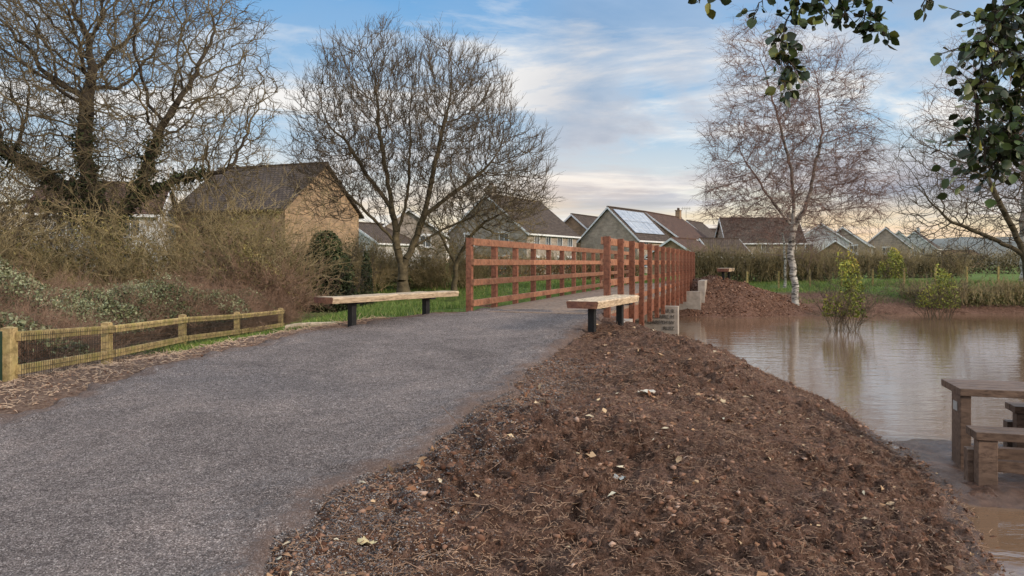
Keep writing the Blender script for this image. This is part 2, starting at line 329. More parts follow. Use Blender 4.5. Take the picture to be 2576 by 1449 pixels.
def sample(ells,n):
    w=np.array([e[3]*e[4]*e[5]*(e[6] if len(e)>6 else 1) for e in ells]); w/=w.sum(); out=[]
    for e,k in zip(ells,(w*n).astype(int)):
        v=rnd(k); r=NR.rand(k)**(1/3.2); r=r*(1+.10*np.sin(v[:,0]*7+e[0])*np.cos(v[:,2]*6)); out.append(np.array(e[:3])+v*r[:,None]*np.array(e[3:6]))
    return np.concatenate(out)
def colonize(stems,att,D,di=3.5,dk=.7,bias=.12,jit=.25,iters=200):
    pos=[];par=[]
    for st in stems:
        st=[Vector(p) for p in st]; prev=-1
        if pos:
            prev=min(range(len(pos)),key=lambda i:(Vector(pos[i])-st[0]).length)
        else: pos.append(tuple(st[0])); par.append(-1); prev=0
        for a,b in zip(st[:-1],st[1:]):
            k=max(1,int((b-a).length/D))
            for j in range(1,k+1):
                q=a.lerp(b,j/k)+Vector((R.uniform(-1,1),R.uniform(-1,1),0))*D*.16; pos.append(tuple(q)); par.append(prev); prev=len(pos)-1
    pos=np.array(pos); par=list(par); att=att.copy(); kids=np.zeros(90000,int)
    dm=np.linalg.norm(att[:,None]-pos[None],axis=2); ni=dm.argmin(1); nd=dm.min(1)
    for it in range(iters):
        if len(att)==0: break
        act=nd<di
        if not act.any(): break
        dirs=att[act]-pos[ni[act]]; dirs/=np.linalg.norm(dirs,axis=1,keepdims=True)+1e-9
        uniq,inv=np.unique(ni[act],return_inverse=True); acc=np.zeros((len(uniq),3)); np.add.at(acc,inv,dirs)
        ok=kids[uniq]<4; uniq=uniq[ok]; acc=acc[ok]
        if len(uniq)==0: break
        acc/=np.linalg.norm(acc,axis=1,keepdims=True)+1e-9
        acc+=np.array([0,0,bias])+rnd(len(acc))*jit; acc/=np.linalg.norm(acc,axis=1,keepdims=True)
        new=pos[uniq]+acc*D; kids[uniq]+=1; n0=len(pos); pos=np.concatenate([pos,new]); par+=list(uniq)
        dn=np.linalg.norm(att[:,None]-new[None],axis=2); mi=dn.argmin(1); md=dn.min(1); b=md<nd
        ni=np.where(b,mi+n0,ni); nd=np.where(b,md,nd); keep=nd>dk; att=att[keep];ni=ni[keep];nd=nd[keep]
        if len(pos)>22000: break
    par=np.array(par); cnt=np.zeros(len(pos)); nk=np.bincount(par[par>=0],minlength=len(pos)); cnt[nk==0]=1
    for i in range(len(pos)-1,0,-1):
        if par[i]>=0: cnt[par[i]]+=cnt[i]
    return pos,par,cnt,nk
def leafquads(C,size):
    n=len(C); a=rnd(n); b=rnd(n); b-= (a*b).sum(1,keepdims=True)*a; b/=np.linalg.norm(b,axis=1,keepdims=True)
    s=size*(.6+.8*NR.rand(n))[:,None]; w=s*.55
    V=np.stack([C-a*s*.5,C+b*w*.5-a*s*.05,C+a*s*.5,C-b*w*.5-a*s*.05],1).reshape(-1,3); F=np.arange(4*n).reshape(n,4); return V,F
def cat_mesh(name,parts,mats,smooth=False,tint=None):
    Vs=[];Fs=[];Ms=[];b=0
    for i,(V,F) in enumerate(parts):
        Vs.append(V);Fs.append(F+b);Ms.append(np.full(len(F),i if i<len(mats) else len(mats)-1));b+=len(V)
    return arrmesh(name,np.concatenate(Vs),np.concatenate(Fs),mats,smooth,np.concatenate(Ms),tint)
def tree(name,base,stems,ells,natt,D,rt,label,cat="tree",mb=M_bark,mt=M_twig,split=.035,di=3.0,dk=.5,bias=.12,jit=.25,tw=(2,.7,.8,.35,0,1),rtip=.009,twr=.006,ivy=None,ex=.5,sp=.42):
    pos,par,cnt,nk=colonize(stems,sample(ells,natt),D,di,dk,bias,jit)
    r=np.maximum(rtip,rt*(cnt/cnt[0])**ex)
    i=np.arange(1,len(pos)); i=i[par[i]>=0]; p=par[i]; r0=np.minimum(r[p],r[i]*1.3); big=r[i]>split
    off=np.array(base)
    par_o=empty(name,base); meta(par_o,label,cat)
    P0=pos[p]-off;P1=pos[i]-off
    V,F=tubes(P0[big],P1[big],r0[big],r[i][big],8)
    fl=np.clip(1-V[:,2]/.7,0,1)**2; V[:,:2]*=(1+.5*fl*(np.hypot(V[:,0],V[:,1])<rt*2.2))[:,None]
    obj("trunk",arrmesh(name+"_trunk",V,F,[mb],True),par_o)
    Vt,Ft=tubes(P0[~big],P1[~big],r0[~big],r[i][~big],4)
    thin=i[r[i]<rtip*1.9]; d=pos[thin]-pos[par[thin]]; d/=np.linalg.norm(d,axis=1,keepdims=True)
    tips=nk[thin]==0; sel=tips|(NR.rand(len(thin))<sp)
    A,B,ra,rb=twigs(pos[thin][sel]-off,d[sel],tw[0],tw[1],3,twr,tw[2],tw[3],tw[4],tw[5])
    V2,F2=tubes(A,B,ra,rb,3)
    obj("crown",cat_mesh(name+"_crown",[(Vt,Ft),(V2,F2)],[mt]),par_o)
    if ivy:
        m=(r[i]>ivy[0])&(pos[i][:,2]<ivy[1]+1.5*fbm(pos[i][:,0],pos[i][:,2],.7,2,1)); q=pos[i][m]; rr=r[i][m]; k=ivy[2]; q=np.repeat(q,k,0); rr=np.repeat(rr,k)
        c=q-off+rnd(len(q))*(rr*1.1+ .26*NR.rand(len(q))**1.6)[:,None]*np.array([1,1,1.1]); V,F=leafquads(c,.12)
        obj("ivy",arrmesh(name+"_ivy",V,F,[M_ivy],tint=np.repeat(NR.rand(len(c)),4)),par_o)
    return par_o
M_ivy=foliage("ivy_leaf",[(0,(.012,.018,.008)),(.6,(.034,.05,.018)),(1,(.09,.11,.04))])
M_dead=foliage("dead_leaf",[(0,(.16,.07,.03)),(.5,(.30,.15,.07)),(1,(.42,.27,.13))])
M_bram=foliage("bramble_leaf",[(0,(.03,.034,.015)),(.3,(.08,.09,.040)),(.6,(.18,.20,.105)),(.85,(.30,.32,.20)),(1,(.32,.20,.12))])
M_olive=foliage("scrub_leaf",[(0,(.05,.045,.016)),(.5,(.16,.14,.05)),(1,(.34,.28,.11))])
M_yell=foliage("yellowgreen_leaf",[(0,(.08,.11,.02)),(.45,(.22,.25,.04)),(.8,(.46,.41,.07)),(1,(.58,.40,.08))])
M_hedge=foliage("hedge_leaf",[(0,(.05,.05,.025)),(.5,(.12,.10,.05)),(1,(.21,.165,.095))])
tree("oak_tree",(-13.6,25,-.35),[[(-13.6,25,-.35),(-13.4,25,1.2),(-13.5,25,2.6),(-14,25,3.6),(-14.3,24.8,5.4),(-14.2,25,7.4)],
 [(-13.5,25,2.6),(-12.8,25.2,3.7),(-12.1,25,5.1),(-11.5,24.6,6.2)],[(-14,25,3.4),(-15.6,25.2,4.4),(-17.2,25,5.4)],[(-12.8,25.2,3.7),(-11.3,25.4,4.4),(-9.8,25,4.6)],[(-13.45,25,2.2),(-14.6,24.6,3.2),(-16.0,24.6,3.6)]],
 [(-12.6,25,7.4,4.7,3.4,4.3,1),(-16.8,25,6.0,4.2,3.4,4.8,1),(-14,25,10.5,5,3.4,2.5,1),(-10.2,25,5.2,2.0,2.5,2.6,.9),(-18,25,9.5,4,3.2,4,.7)],11500,.25,.40,
 "old spreading bare tree with ivy on its trunk beside brambles",mb=M_bark,mt=M_twigoak,jit=.40,bias=.02,tw=(2,.7,.75,.12,.03,2),ivy=(.085,6.2,130),dk=.355,twr=.0105,rtip=.0125)
tree("ash_tree",(-4.66,32,.25),[[(-4.66,32,.25),(-4.72,32,1.3),(-4.95,32,2.4),(-5.15,32,3.9),(-5.5,32,6),(-5.8,32,7.8)],[(-4.72,32,1.2),(-4.2,32.1,2.5),(-3.75,32,3.6),(-3.4,31.8,5.2),(-2.9,32,7.6)],
 [(-3.75,32,3.6),(-2.4,31.7,4.6),(-1.2,31.9,5.5)],[(-4.95,32,2.4),(-5.9,31.7,3.4),(-7.2,31.8,4.7)],[(-4.95,32,2.6),(-4.5,32.2,4.4),(-4.35,32,7)],[(-5.15,32,3.9),(-6.3,32.2,5.4),(-7.2,32,6.9)],[(-4.3,32,2.2),(-3.0,32.3,3.0),(-1.8,32.4,3.5)]],
 [(-6.1,32,7.3,3.3,2.7,4.1,1),(-2.6,32,7.0,2.9,2.7,4.1,1),(-.7,32,5.3,2.4,2.3,2.5,1),(-7.7,32,5.4,2.0,2.1,2.3,.8)],10500,.25,.22,
 "bare domed tree with upswept twigs on the far bank",mb=M_barkmoss,jit=.24,bias=.16,tw=(2,.85,.42,.5,0,2),dk=.36,twr=.0115,rtip=.0125)
tree("ash_tree",(-2.6,33.5,.3),[[(-2.6,33.5,.3),(-2.5,33.5,1.5),(-2.0,33.5,2.6),(-1.2,33.5,3.4)],[(-2.5,33.5,1.5),(-3.1,33.4,2.6)]],
 [(-.9,33.3,3.6,2.5,2,1.8,1),(-3.2,33.6,3.2,1.8,2,1.6,1)],2300,.25,.11,"smaller leaning bare tree beside the domed one",mb=M_barkmoss,mt=M_twigol,jit=.35,bias=.05,tw=(2,.6,.8,.2,0,1),dk=.36,di=2.5,rtip=.011,twr=.010)
tree("birch_tree",(11.8,31,-.55),[[(11.8,31,-.55),(11.75,31,.8),(11.6,31,2.0),(11.75,31,3.6),(11.6,31,5.5),(11.0,31,7.8),(10.3,31,10.2)],[(11.65,31,2.6),(12.4,31,4.4),(12.9,31,7),(12.7,31,9.2)],[(11.65,31,3.0),(10.6,31,4.4),(9.6,31,6.0)]],
 [(11.6,31,5.6,3.6,2.3,3.5,1),(10.6,31,8.9,1.8,1.4,2.9,1),(12.8,31,8.3,1.9,1.4,2.5,1),(9.7,31,4.6,1.8,1.4,2.0,.8),(13.9,31,4.8,1.8,1.4,2.2,.8)],7200,.24,.14,
 "tall silver birch with purplish bare twigs at the water edge",mb=M_birch,mt=M_twigred,split=.05,jit=.16,bias=.30,tw=(3,.9,.42,.18,.14,2),dk=.335,twr=.0085,rtip=.008,ex=.56,sp=.3)
tree("birch_tree",(13.9,38,.2),[[(13.9,38,.2),(13.95,38,1.6),(13.8,38,3.2)]],[(14.2,38,3.2,1.6,1.4,2.0,1)],1000,.3,.06,"thin young bare tree behind the silver birch",mb=M_birch,mt=M_twigred,jit=.2,bias=.25,tw=(2,.6,.6,.2,.1,1),dk=.4,di=2.5,rtip=.009,twr=.008)
tree("birch_tree",(27.5,40,.3),[[(27.5,40,.3),(27.4,40,3),(27.6,40,6),(27.3,40,9)]],[(26.6,40,9,4.6,3.0,6.0,1)],3800,.34,.18,"tall pale birch with hanging twigs behind the field edge",mb=M_birch,mt=M_twigred,split=.06,jit=.2,bias=.2,tw=(2,1,.6,.1,.15,1),dk=.5,rtip=.010,twr=.009)
tree("willow_tree",(23.7,34,.2),[[(23.7,34,.2),(23.5,34,1.6),(22.9,34,3),(22.2,34,4.4),(21.6,34,5.6)],[(23.5,34,1.6),(24.3,34,3.4),(24.6,34,5)],[(23.3,34,2.0),(21.6,34,2.8),(20.1,34,3.4)]],
 [(22.4,34,5.4,5.0,3.2,3.7,1),(20.2,34,3.8,2.7,2.4,2.4,.8),(26,34,5,4,3,3.4,.5)],5000,.28,.22,"wide bare tree with arching branches on the grassy bank",mb=M_barkmoss,mt=M_twig,jit=.28,bias=.04,tw=(2,.75,.6,.2,.05,1),dk=.42,twr=.010,rtip=.012)
def thicket(name,label,cat,cx,cy,z0,rx,ry,h,nst,mt,leaf=None,nleaf=0,lsz=.07,lh=(.1,1),arch=.35,r=.014,tw=(2,.5),kind=None,thr=-.10,lobes=None):
    A=[];B=[];ra=[];rb=[];TP=[];TD=[]
    for i in range(nst):
        a=R.uniform(0,6.283); q=math.sqrt(R.random()); bx=cx+rx*.75*q*math.cos(a); by=cy+ry*.75*q*math.sin(a)
        hh=h*(1-.4*q*q)*(.45+.75*R.random()**1.3); cur=np.array([bx,by,z0]); out=np.array([math.cos(a)*q*.6+R.uniform(-.5,.5),math.sin(a)*q*.6+R.uniform(-.5,.5),0]); d=np.array([0,0,1.])+out*.35
        seg=7; L=hh*1.15/seg
        for s in range(seg):
            d=d+out*arch*.35+np.array([R.gauss(0,.2),R.gauss(0,.2),-arch*.20*s*.3]); d=d/np.linalg.norm(d); nx_=cur+d*L
            A.append(cur);B.append(nx_);ra.append(r*(1-s/(seg+1)));rb.append(r*(1-(s+1)/(seg+1)))
            if s>0: TP.append(nx_);TD.append(d)
            cur=nx_
    off=np.array([cx,cy,z0]); TP=np.array(TP);TD=np.array(TD)
    a2,b2,r2,r3=twigs(TP,TD,tw[0],tw[1],3,r*.5,.9,.2,0,2)
    V,F=tubes(np.concatenate([np.array(A),a2])-off,np.concatenate([np.array(B),b2])-off,np.concatenate([ra,r2]),np.concatenate([rb,r3]),3)
    p=empty(name,(cx,cy,z0)); meta(p,label,cat,kind); obj("stems",arrmesh(name+"_stems",V,F,[mt]),p)
    if nleaf:
        if lobes:
            c=[]
            for (lx,ly,lz,lr) in lobes: c.append(np.array([lx,ly,lz])+rnd(nleaf//len(lobes)*2)*(lr*NR.rand(nleaf//len(lobes)*2)**.25)[:,None]*np.array([1,1,1.15]))
            c=np.concatenate(c); c=c[c[:,2]>0]; NR.shuffle(c)
        else:
            v=rnd(nleaf*3); v[:,2]=np.abs(v[:,2]); rr=NR.rand(nleaf*3)**(1/4.5); c=v*rr[:,None]*np.array([rx,ry,h])
            bumpz=1+.7*fbm(c[:,0]+cx,c[:,1]+cy,1.0,3,5); c[:,2]*=bumpz
            c=c[(c[:,2]>lh[0]*h)&(c[:,2]<lh[1]*h*1.3)]
        nf=fbm(c[:,0]*1.0+c[:,2]*.6,c[:,1]+c[:,2],1.3,3,4)
        c=c[nf>thr+.1*NR.rand(len(c))][:nleaf]; V,F=leafquads(c,lsz)
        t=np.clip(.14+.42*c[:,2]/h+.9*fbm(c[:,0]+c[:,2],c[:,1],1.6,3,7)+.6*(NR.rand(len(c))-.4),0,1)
        obj("foliage",arrmesh(name+"_foliage",V,F,[leaf],tint=np.repeat(t,4)),p)
    return p
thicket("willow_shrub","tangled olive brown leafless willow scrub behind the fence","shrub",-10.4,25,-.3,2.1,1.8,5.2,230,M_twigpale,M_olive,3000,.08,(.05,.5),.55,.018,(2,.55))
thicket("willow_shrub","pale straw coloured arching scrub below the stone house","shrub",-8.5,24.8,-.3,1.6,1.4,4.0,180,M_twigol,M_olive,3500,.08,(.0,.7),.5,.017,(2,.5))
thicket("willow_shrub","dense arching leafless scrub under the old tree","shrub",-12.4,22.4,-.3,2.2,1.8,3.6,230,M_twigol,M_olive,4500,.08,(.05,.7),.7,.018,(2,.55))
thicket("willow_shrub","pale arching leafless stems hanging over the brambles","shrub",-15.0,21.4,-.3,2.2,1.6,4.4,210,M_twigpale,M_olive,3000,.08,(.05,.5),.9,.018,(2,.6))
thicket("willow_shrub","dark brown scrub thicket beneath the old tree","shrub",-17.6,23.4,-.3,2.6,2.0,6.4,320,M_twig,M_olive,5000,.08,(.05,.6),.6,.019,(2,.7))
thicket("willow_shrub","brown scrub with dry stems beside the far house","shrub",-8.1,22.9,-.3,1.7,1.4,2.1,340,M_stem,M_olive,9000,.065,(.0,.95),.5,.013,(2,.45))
thicket("willow_shrub","low leafless scrub around the domed tree","shrub",-7.4,35.0,.2,1.8,1.4,2.6,200,M_twigpale,M_olive,2500,.08,(.05,.8),.5,.015,(2,.5))
thicket("willow_shrub","low leafless scrub around the domed tree","shrub",-3.4,36,.2,2.6,1.6,2.5,240,M_twigol,M_olive,3500,.08,(.05,.8),.5,.015,(2,.5))
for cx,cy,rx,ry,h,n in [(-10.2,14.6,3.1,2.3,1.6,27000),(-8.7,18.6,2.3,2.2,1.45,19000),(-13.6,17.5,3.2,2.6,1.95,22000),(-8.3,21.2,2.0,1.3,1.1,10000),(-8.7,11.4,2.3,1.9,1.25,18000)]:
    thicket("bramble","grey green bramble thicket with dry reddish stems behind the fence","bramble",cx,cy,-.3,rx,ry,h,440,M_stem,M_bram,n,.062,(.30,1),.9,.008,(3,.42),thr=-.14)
thicket("ivy_shrub","dark ivy covered stump beside the scrub","shrub",-6.9,28,-.3,.95,.8,3.0,30,M_bark,M_ivy,12000,.11,(0,1),.1,.015,(2,.3),thr=-.3,lobes=[(0,0,.7,.85),(-.35,.1,1.6,.75),(.3,-.1,1.5,.7),(-.1,0,2.4,.6),(-.55,0,.6,.7),(.5,.1,.5,.6)])
thicket("conifer_shrub","small narrow dark green conifer","shrub",-5.85,30,-.3,.28,.28,2.3,12,M_bark,M_ivy,2200,.08,(0,1),.02,.012,(2,.2),thr=-.3)
thicket("flooded_shrub","young yellow green shrub standing in flood water","shrub",10.25,23,-.6,.66,.6,2.45,30,M_twig,M_yell,1700,.085,(.2,1),.22,.012,(2,.4),thr=-.02)
thicket("flooded_shrub","young yellow green shrub standing in shallow water","shrub",15.9,27.8,-.6,.8,.7,2.4,30,M_twig,M_yell,1400,.085,(.2,1),.22,.012,(2,.4),thr=-.02)
thicket("bank_shrub","small green bush on the grassy bank","shrub",25.5,50,.3,1.0,.8,1.9,30,M_twig,M_yell,1900,.12,(.1,1),.3,.012,(2,.4))
def hedge(label,x0,y0,x1,y1,h,w,n,leaf,lsz=.1,z=.35):
    c=Vector(((x0+x1)/2,(y0+y1)/2,z)); L=math.hypot(x1-x0,y1-y0); ang=math.atan2(y1-y0,x1-x0); t=(NR.rand(n)-.5)*L
    hh=h*(.8+.9*fbm(t,t*0,.5,3,3)); zz=hh*NR.rand(n)**.8; yy=(NR.rand(n)-.5)*w*(1-.3*zz/h)
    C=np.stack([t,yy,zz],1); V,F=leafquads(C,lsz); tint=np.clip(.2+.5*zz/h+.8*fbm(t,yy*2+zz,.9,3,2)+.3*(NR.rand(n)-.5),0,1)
    p=empty("hedge",c,ang); meta(p,label,"hedge"); obj("foliage",arrmesh("hedge_foliage",V,F,[leaf],tint=np.repeat(tint,4)),p)
    k=n//9; t=(NR.rand(k)-.5)*L; P=np.stack([t,(NR.rand(k)-.5)*w,h*.6*NR.rand(k)],1); D=np.tile([0,0,1.],(k,1))
    a,b,r0,r1=twigs(P,D,1,h*.6,3,.014,.7,.4,0,2); V,F=tubes(a,b,r0,r1,3); obj("stems",arrmesh("hedge_stems",V,F,[M_twigol]),p)
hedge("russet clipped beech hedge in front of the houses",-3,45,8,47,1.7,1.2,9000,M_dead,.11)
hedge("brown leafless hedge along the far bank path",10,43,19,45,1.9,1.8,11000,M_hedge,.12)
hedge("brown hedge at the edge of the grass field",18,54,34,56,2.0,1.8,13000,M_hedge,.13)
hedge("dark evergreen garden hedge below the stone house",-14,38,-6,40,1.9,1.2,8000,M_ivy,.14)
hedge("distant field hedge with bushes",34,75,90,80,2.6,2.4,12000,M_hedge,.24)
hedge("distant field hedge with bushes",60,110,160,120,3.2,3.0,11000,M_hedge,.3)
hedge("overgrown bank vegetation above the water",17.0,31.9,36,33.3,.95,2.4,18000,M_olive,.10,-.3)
# ------------------------------------------------------------ houses
def house(cx,cy,ang,L,W,eave,ridge,wall,roof,label,wins=(),chim=None,z0=.3,name="house",doors=(),barge=True,solar=False):
    p=empty(name,(cx,cy,z0),math.radians(ang)); meta(p,label,"house"); e=eave-z0; r=ridge-z0; x=L/2; y=W/2
    m=MB(); m.add([(-x,-y,-1),(x,-y,-1),(x,y,-1),(-x,y,-1),(-x,-y,e),(x,-y,e),(x,y,e),(-x,y,e),(-x,0,r-.1),(x,0,r-.1)],[(0,1,5,4),(2,3,7,6),(1,2,6,9,5),(3,0,4,8,7)]); obj("wall",m.mesh("house_wall",[wall]),p)
    m=MB(); ox=.25; sl=(r-e)/y; oy=.35; th=.14
    for s in(-1,1):
        a=[(-x-ox,s*(y+oy),e-sl*oy),(x+ox,s*(y+oy),e-sl*oy),(x+ox,0,r),(-x-ox,0,r)]; b=[(q[0],q[1],q[2]+th) for q in a]
        f=[(0,1,2,3),(7,6,5,4),(0,4,5,1),(1,5,6,2),(2,6,7,3),(3,7,4,0)]
        if s==1: f=[t[::-1] for t in f]
        m.add(a+b,f)
    m.box((0,0,r+th+.02),(L+2*ox+.02,.22,.1)); ro=obj("roof",m.mesh("house_roof",[roof]),p)
    if barge:
        m=MB()
        for sx in(-1,1):
            for s in(-1,1):
                xx=sx*(x+ox+.03); a=[(xx-.025,s*(y+oy),e-sl*oy-.1),(xx+.025,s*(y+oy),e-sl*oy-.1),(xx+.025,0,r-.1),(xx-.025,0,r-.1)]; b=[(q[0],q[1],q[2]+.22) for q in a]
                m.add(a+b,[(0,3,2,1),(4,5,6,7),(0,1,5,4),(1,2,6,5),(2,3,7,6),(3,0,4,7)])
        for s in(-1,1): m.box((0,s*(y+oy+.03),e-sl*oy+.02),(L+2*ox-.02,.08,.16))
        obj("bargeboard",m.mesh("house_bargeboard",[M_white]),p)
    def opening(face,u,z,w,h,kind="window"):
        m=MB(); t=.06
        m.box((0,0,0),(w-2*t,.03,h-2*t),mat=1)
        for s in(-1,1): m.box((s*(w/2-t/2),-.02,0),(t,.08,h)); m.box((0,-.02,s*(h/2-t/2)),(w-2*t-.002,.08,t))
        if kind=="window":
            m.box((0,-.015,0),(t*.8,.06,h-2*t-.002)); m.box((0,-.05,-h/2-.05),(w+.2,.16,.09))
            m.box((0,-.02,h/2+.09),(w+.24,.07,.16))
        me=m.mesh("house_"+kind,[M_white,M_glass]); zz=z-z0
        if face=='F': o=obj(kind,me,p,(u,-y-.03,zz))
        elif face=='R': o=obj(kind,me,p,(x+.03,u,zz),math.pi/2)
        else: o=obj(kind,me,p,(-x-.03,u,zz),-math.pi/2)
    for w in wins: opening(*w)
    for d in doors: opening(*d,kind="door")
    if chim:
        for cxx,cw,top,mt in chim:
            m=MB(); m.box((cxx,0,(r-1.2+top-z0)/2),(cw,.6,top-z0-r+1.2)); m.box((cxx,0,top-z0+.05),(cw+.12,.72,.1))
            for k in(-.18,.18): m.box((cxx+k,0,top-z0+.25),(.18,.18,.3),mat=1)
            obj("chimney",m.mesh("house_chimney",[mt,M_tiler]),ro)
    if solar:
        m=MB(); th_=math.atan2(r-e,y); Mx=Matrix.Rotation(th_,3,'X')
        for i in range(5):
            for j in range(2):
                m.box(Vector(((i-2)*1.55-.3,-y*.5,e+(r-e)*.5+.24))+Mx@Vector((0,(j-.5)*1.92,0)),(1.5,1.86,.05),M=Mx)
        obj("solar_panel",m.mesh("house_solar_panel",[M_solar]),ro)
    return p
w4=lambda us,zs,f='F',w=1.1,h=1.1:[(f,u,z,w,h) for u in us for z in zs]
house(-16.6,51.4,-20.9,8.7,8.3,5.0,8.1,M_stone,M_tile,"tan stone house with large brown tiled roof behind the scrub",w4((-2.5,2.5),(1.6,)),barge=False)
house(-26,48,15,7,6.5,4.6,6.6,M_render,M_tiler,"white rendered cottage with tall chimney behind the old tree",w4((-1.5,2),(1.6,3.7)),[(2.4,.9,7.2,M_render)])
house(.3,77,60,11,8.86,4.5,8.1,M_stoneg,M_tile,"stone house with white bargeboards and brown tiled roof",w4((-3.6,-1.2,1.4,3.8),(1.6,3.7),h=1.0)+w4((-2,2),(1.6,3.8),'L'),[(-4.6,.9,9.0,M_stoneg)])
house(13.2,85.7,55,9,7,4.2,7.6,M_stonep,M_tile,"pale grey stone house with solar panels on its roof",w4((-2.5,2.5),(1.6,3.6),h=.9),solar=True)
house(19.6,96,60,14,8,4.6,7.6,M_stone,M_tiler,"long terraced house with brown tiled roof and white fascia",w4((-5.5,-3,-.5,2.5,5),(1.6,3.6),h=1.0),[(6,.8,8.6,M_stone)])
house(9.6,95,60,9,7,4.4,7.4,M_stone,M_tile,"tan stone house showing between larger roofs")
house(27.5,112,60,8,7,4.6,7.6,M_stone,M_tile,"tan house with steep gable at the row end",w4((0,),(4,),'L'))
house(17.5,76,55,6,5,2.3,3.9,M_stone,M_tiler,"low garage with reddish tiled roof",name="garage")
house(24.5,88,20,5,5,2.4,4.3,M_stoneg,M_tile,"low garage with brown hipped roof beside the terrace",name="garage")
house(29,120,0,12,7,4.6,6.9,M_render,M_tile,"white house with slate roof between garages",w4((-3,0,3),(1.8,3.8)))
house(32.4,98,-4,9.6,7,4.25,7.3,M_stonep,M_tile,"stone house with broad brown roof and white windows",w4((-3.3,0,3.3),(1.6,3.4),h=1.0),[(4.2,.8,7.9,M_stoneg)])
house(40,92,65,5,4.5,2.6,4.2,M_stone,M_tiler,"small garage with hipped brown roof beside the stone house",name="garage")
house(44,106,68,8,7,4.4,6.9,M_render,M_tile,"white rendered house with a grey roof",w4((-1.5,1.5),(1.6,3.6),'L')+w4((-2,2),(1.6,3.6)))
house(52,117,65,9,7,4.2,6.9,M_stonep,M_tile,"pale stone house in the far row",w4((-1.5,1.5),(1.6,3.6),'L'))
house(58,128,62,9,7,4.4,6.8,M_stoneg,M_tile,"grey stone house in the far row",w4((-2,2),(1.6,3.6)))
house(66,131,60,9,7,4.4,7.5,M_stonep,M_tiler,"pale house with white gable boards in the far row",w4((-2,2),(1.6,3.6))+w4((0,),(3.6,),'L'))
house(76,146,60,9,7,4.4,7.5,M_render,M_tile,"white house with white gable boards in the far row",w4((-2,2),(1.6,3.6)))
house(87,160,55,10,8,4.6,8.0,M_render,M_tile,"white gabled house at the end of the far row",w4((-2,2),(1.6,3.6))+w4((-1.5,1.5),(1.8,4),'L'),[(2,.9,9,M_render)])
house(101,176,10,18,7,2.6,4.4,M_stone,M_tiler,"long low brick building beyond the field")
house(-10.2,75,95,8,7,4.2,6.6,M_stoneg,M_tile,"pale stone gabled house behind the domed tree",w4((-1.6,1.6),(1.6,3.6),'L'))
house(-13,70,60,6,6,3.4,5.1,M_render,M_tile,"pale rendered small house beside the stone gable",w4((0,),(2,3.4),'L',.9,.8))
house(3.5,92,80,10,8,4.4,7.2,M_stone,M_tiler,"stone house with red brown roof behind the row")
m=MB(); m.box((0,0,.7),(.04,.04,1.4)); m.box((0,0,1.3),(1.3,.03,.03))
for k in range(5): m.box((-.5+k*.25,0,1.3),(.03,.03,.45))
a=obj("television_aerial",m.mesh("television_aerial",[M_steel]),None,(23.6,101,7.6)); meta(a,"thin rooftop television aerial on the terraced house","aerial")
# ------------------------------------------------------------ footbridge
th=math.radians(18); S=Vector((-.80,14.05,0)); WB=2.62; LB=19.9; DZ=.64
rz=-th
br=empty("footbridge",(S.x,S.y,DZ),rz); meta(br,"red brown timber footbridge with post and rail sides over flooded river","bridge")
m=MB(); y=0
while y<LB: m.box((WB/2,y+.07,-.025+R.uniform(-.002,.002)),(WB-.12,.138,.05)); y+=.146
obj("deck",m.mesh("bridge_deck",[M_deck]),br)
for sx,inn_ in((0,1),(WB,-1)):
    for i in range(15):
        y=i*LB/14; m=MB(); b=-.06 if i==0 and sx==0 else -.56
        m.box((0,0,(1.38+b)/2),(.11,.11,1.38-b)); 
        for zz in (.15,.54,.92,1.31): m.box((-inn_*.0585,0,zz),(.006,.03,.03),mat=1)
        bevel(obj("post",m.mesh("bridge_post",[M_bridged,M_steel]),br,(sx,y,0)),.006)
    for zz,hh in ((1.305,.135),(.92,.12),(.54,.12),(.15,.12)):
        for j in range(5):
            y0=j*LB/5-(.05 if j==0 else 0); y1=(j+1)*LB/5-.004+(.05 if j==4 else 0); m=MB(); m.box((0,0,0),(.05,y1-y0,hh))
            bevel(obj("rail",m.mesh("bridge_rail",[M_bridge]),br,(sx+inn_*.0805,(y0+y1)/2,zz)),.005)
    m=MB(); m.box((0,0,0),(.14,LB-.3,.32)); obj("beam",m.mesh("bridge_beam",[M_bridged]),br,(sx+inn_*.130,LB/2,-.21))
m=MB(); m.box((WB/2+.1,9.4,-.85),(WB+.5,.4,.95)); o=obj("pier",m.mesh("bridge_pier",[M_conc]),br)
m=MB(); m.box((WB/2+.15,LB-2.9,-.76),(WB+.7,.35,1.1)); m.box((WB+.5,LB-1.35,-.45),(.26,2.7,1.3)); obj("abutment",m.mesh("bridge_abutment",[M_conc]),br)
m=MB(); m.box((WB/2+.1,-.17,-.32),(WB+.5,.3,.42)); m.box((WB+.26,.30,-.30),(.2,.6,.36)); obj("abutment",m.mesh("bridge_abutment",[M_conc]),br)
for i,t in enumerate(["HAMAR R","CLAIRE M","HAM W-GARETH W","RUIZ"]):
    cu=bpy.data.curves.new("t",'FONT'); cu.body=t; cu.size=.15; cu.extrude=.004; cu.align_x='RIGHT'
    to=bpy.data.objects.new("t",cu); COL.objects.link(to); bpy.context.view_layer.update()
    me=bpy.data.meshes.new_from_object(to.evaluated_get(bpy.context.evaluated_depsgraph_get())); bpy.data.objects.remove(to)
    me.materials.clear(); me.materials.append(M_letter)
    o=obj("inscription",me,br,(WB+.26,9.19,-.56-i*.17)); o.rotation_euler=(math.pi/2,0,0)
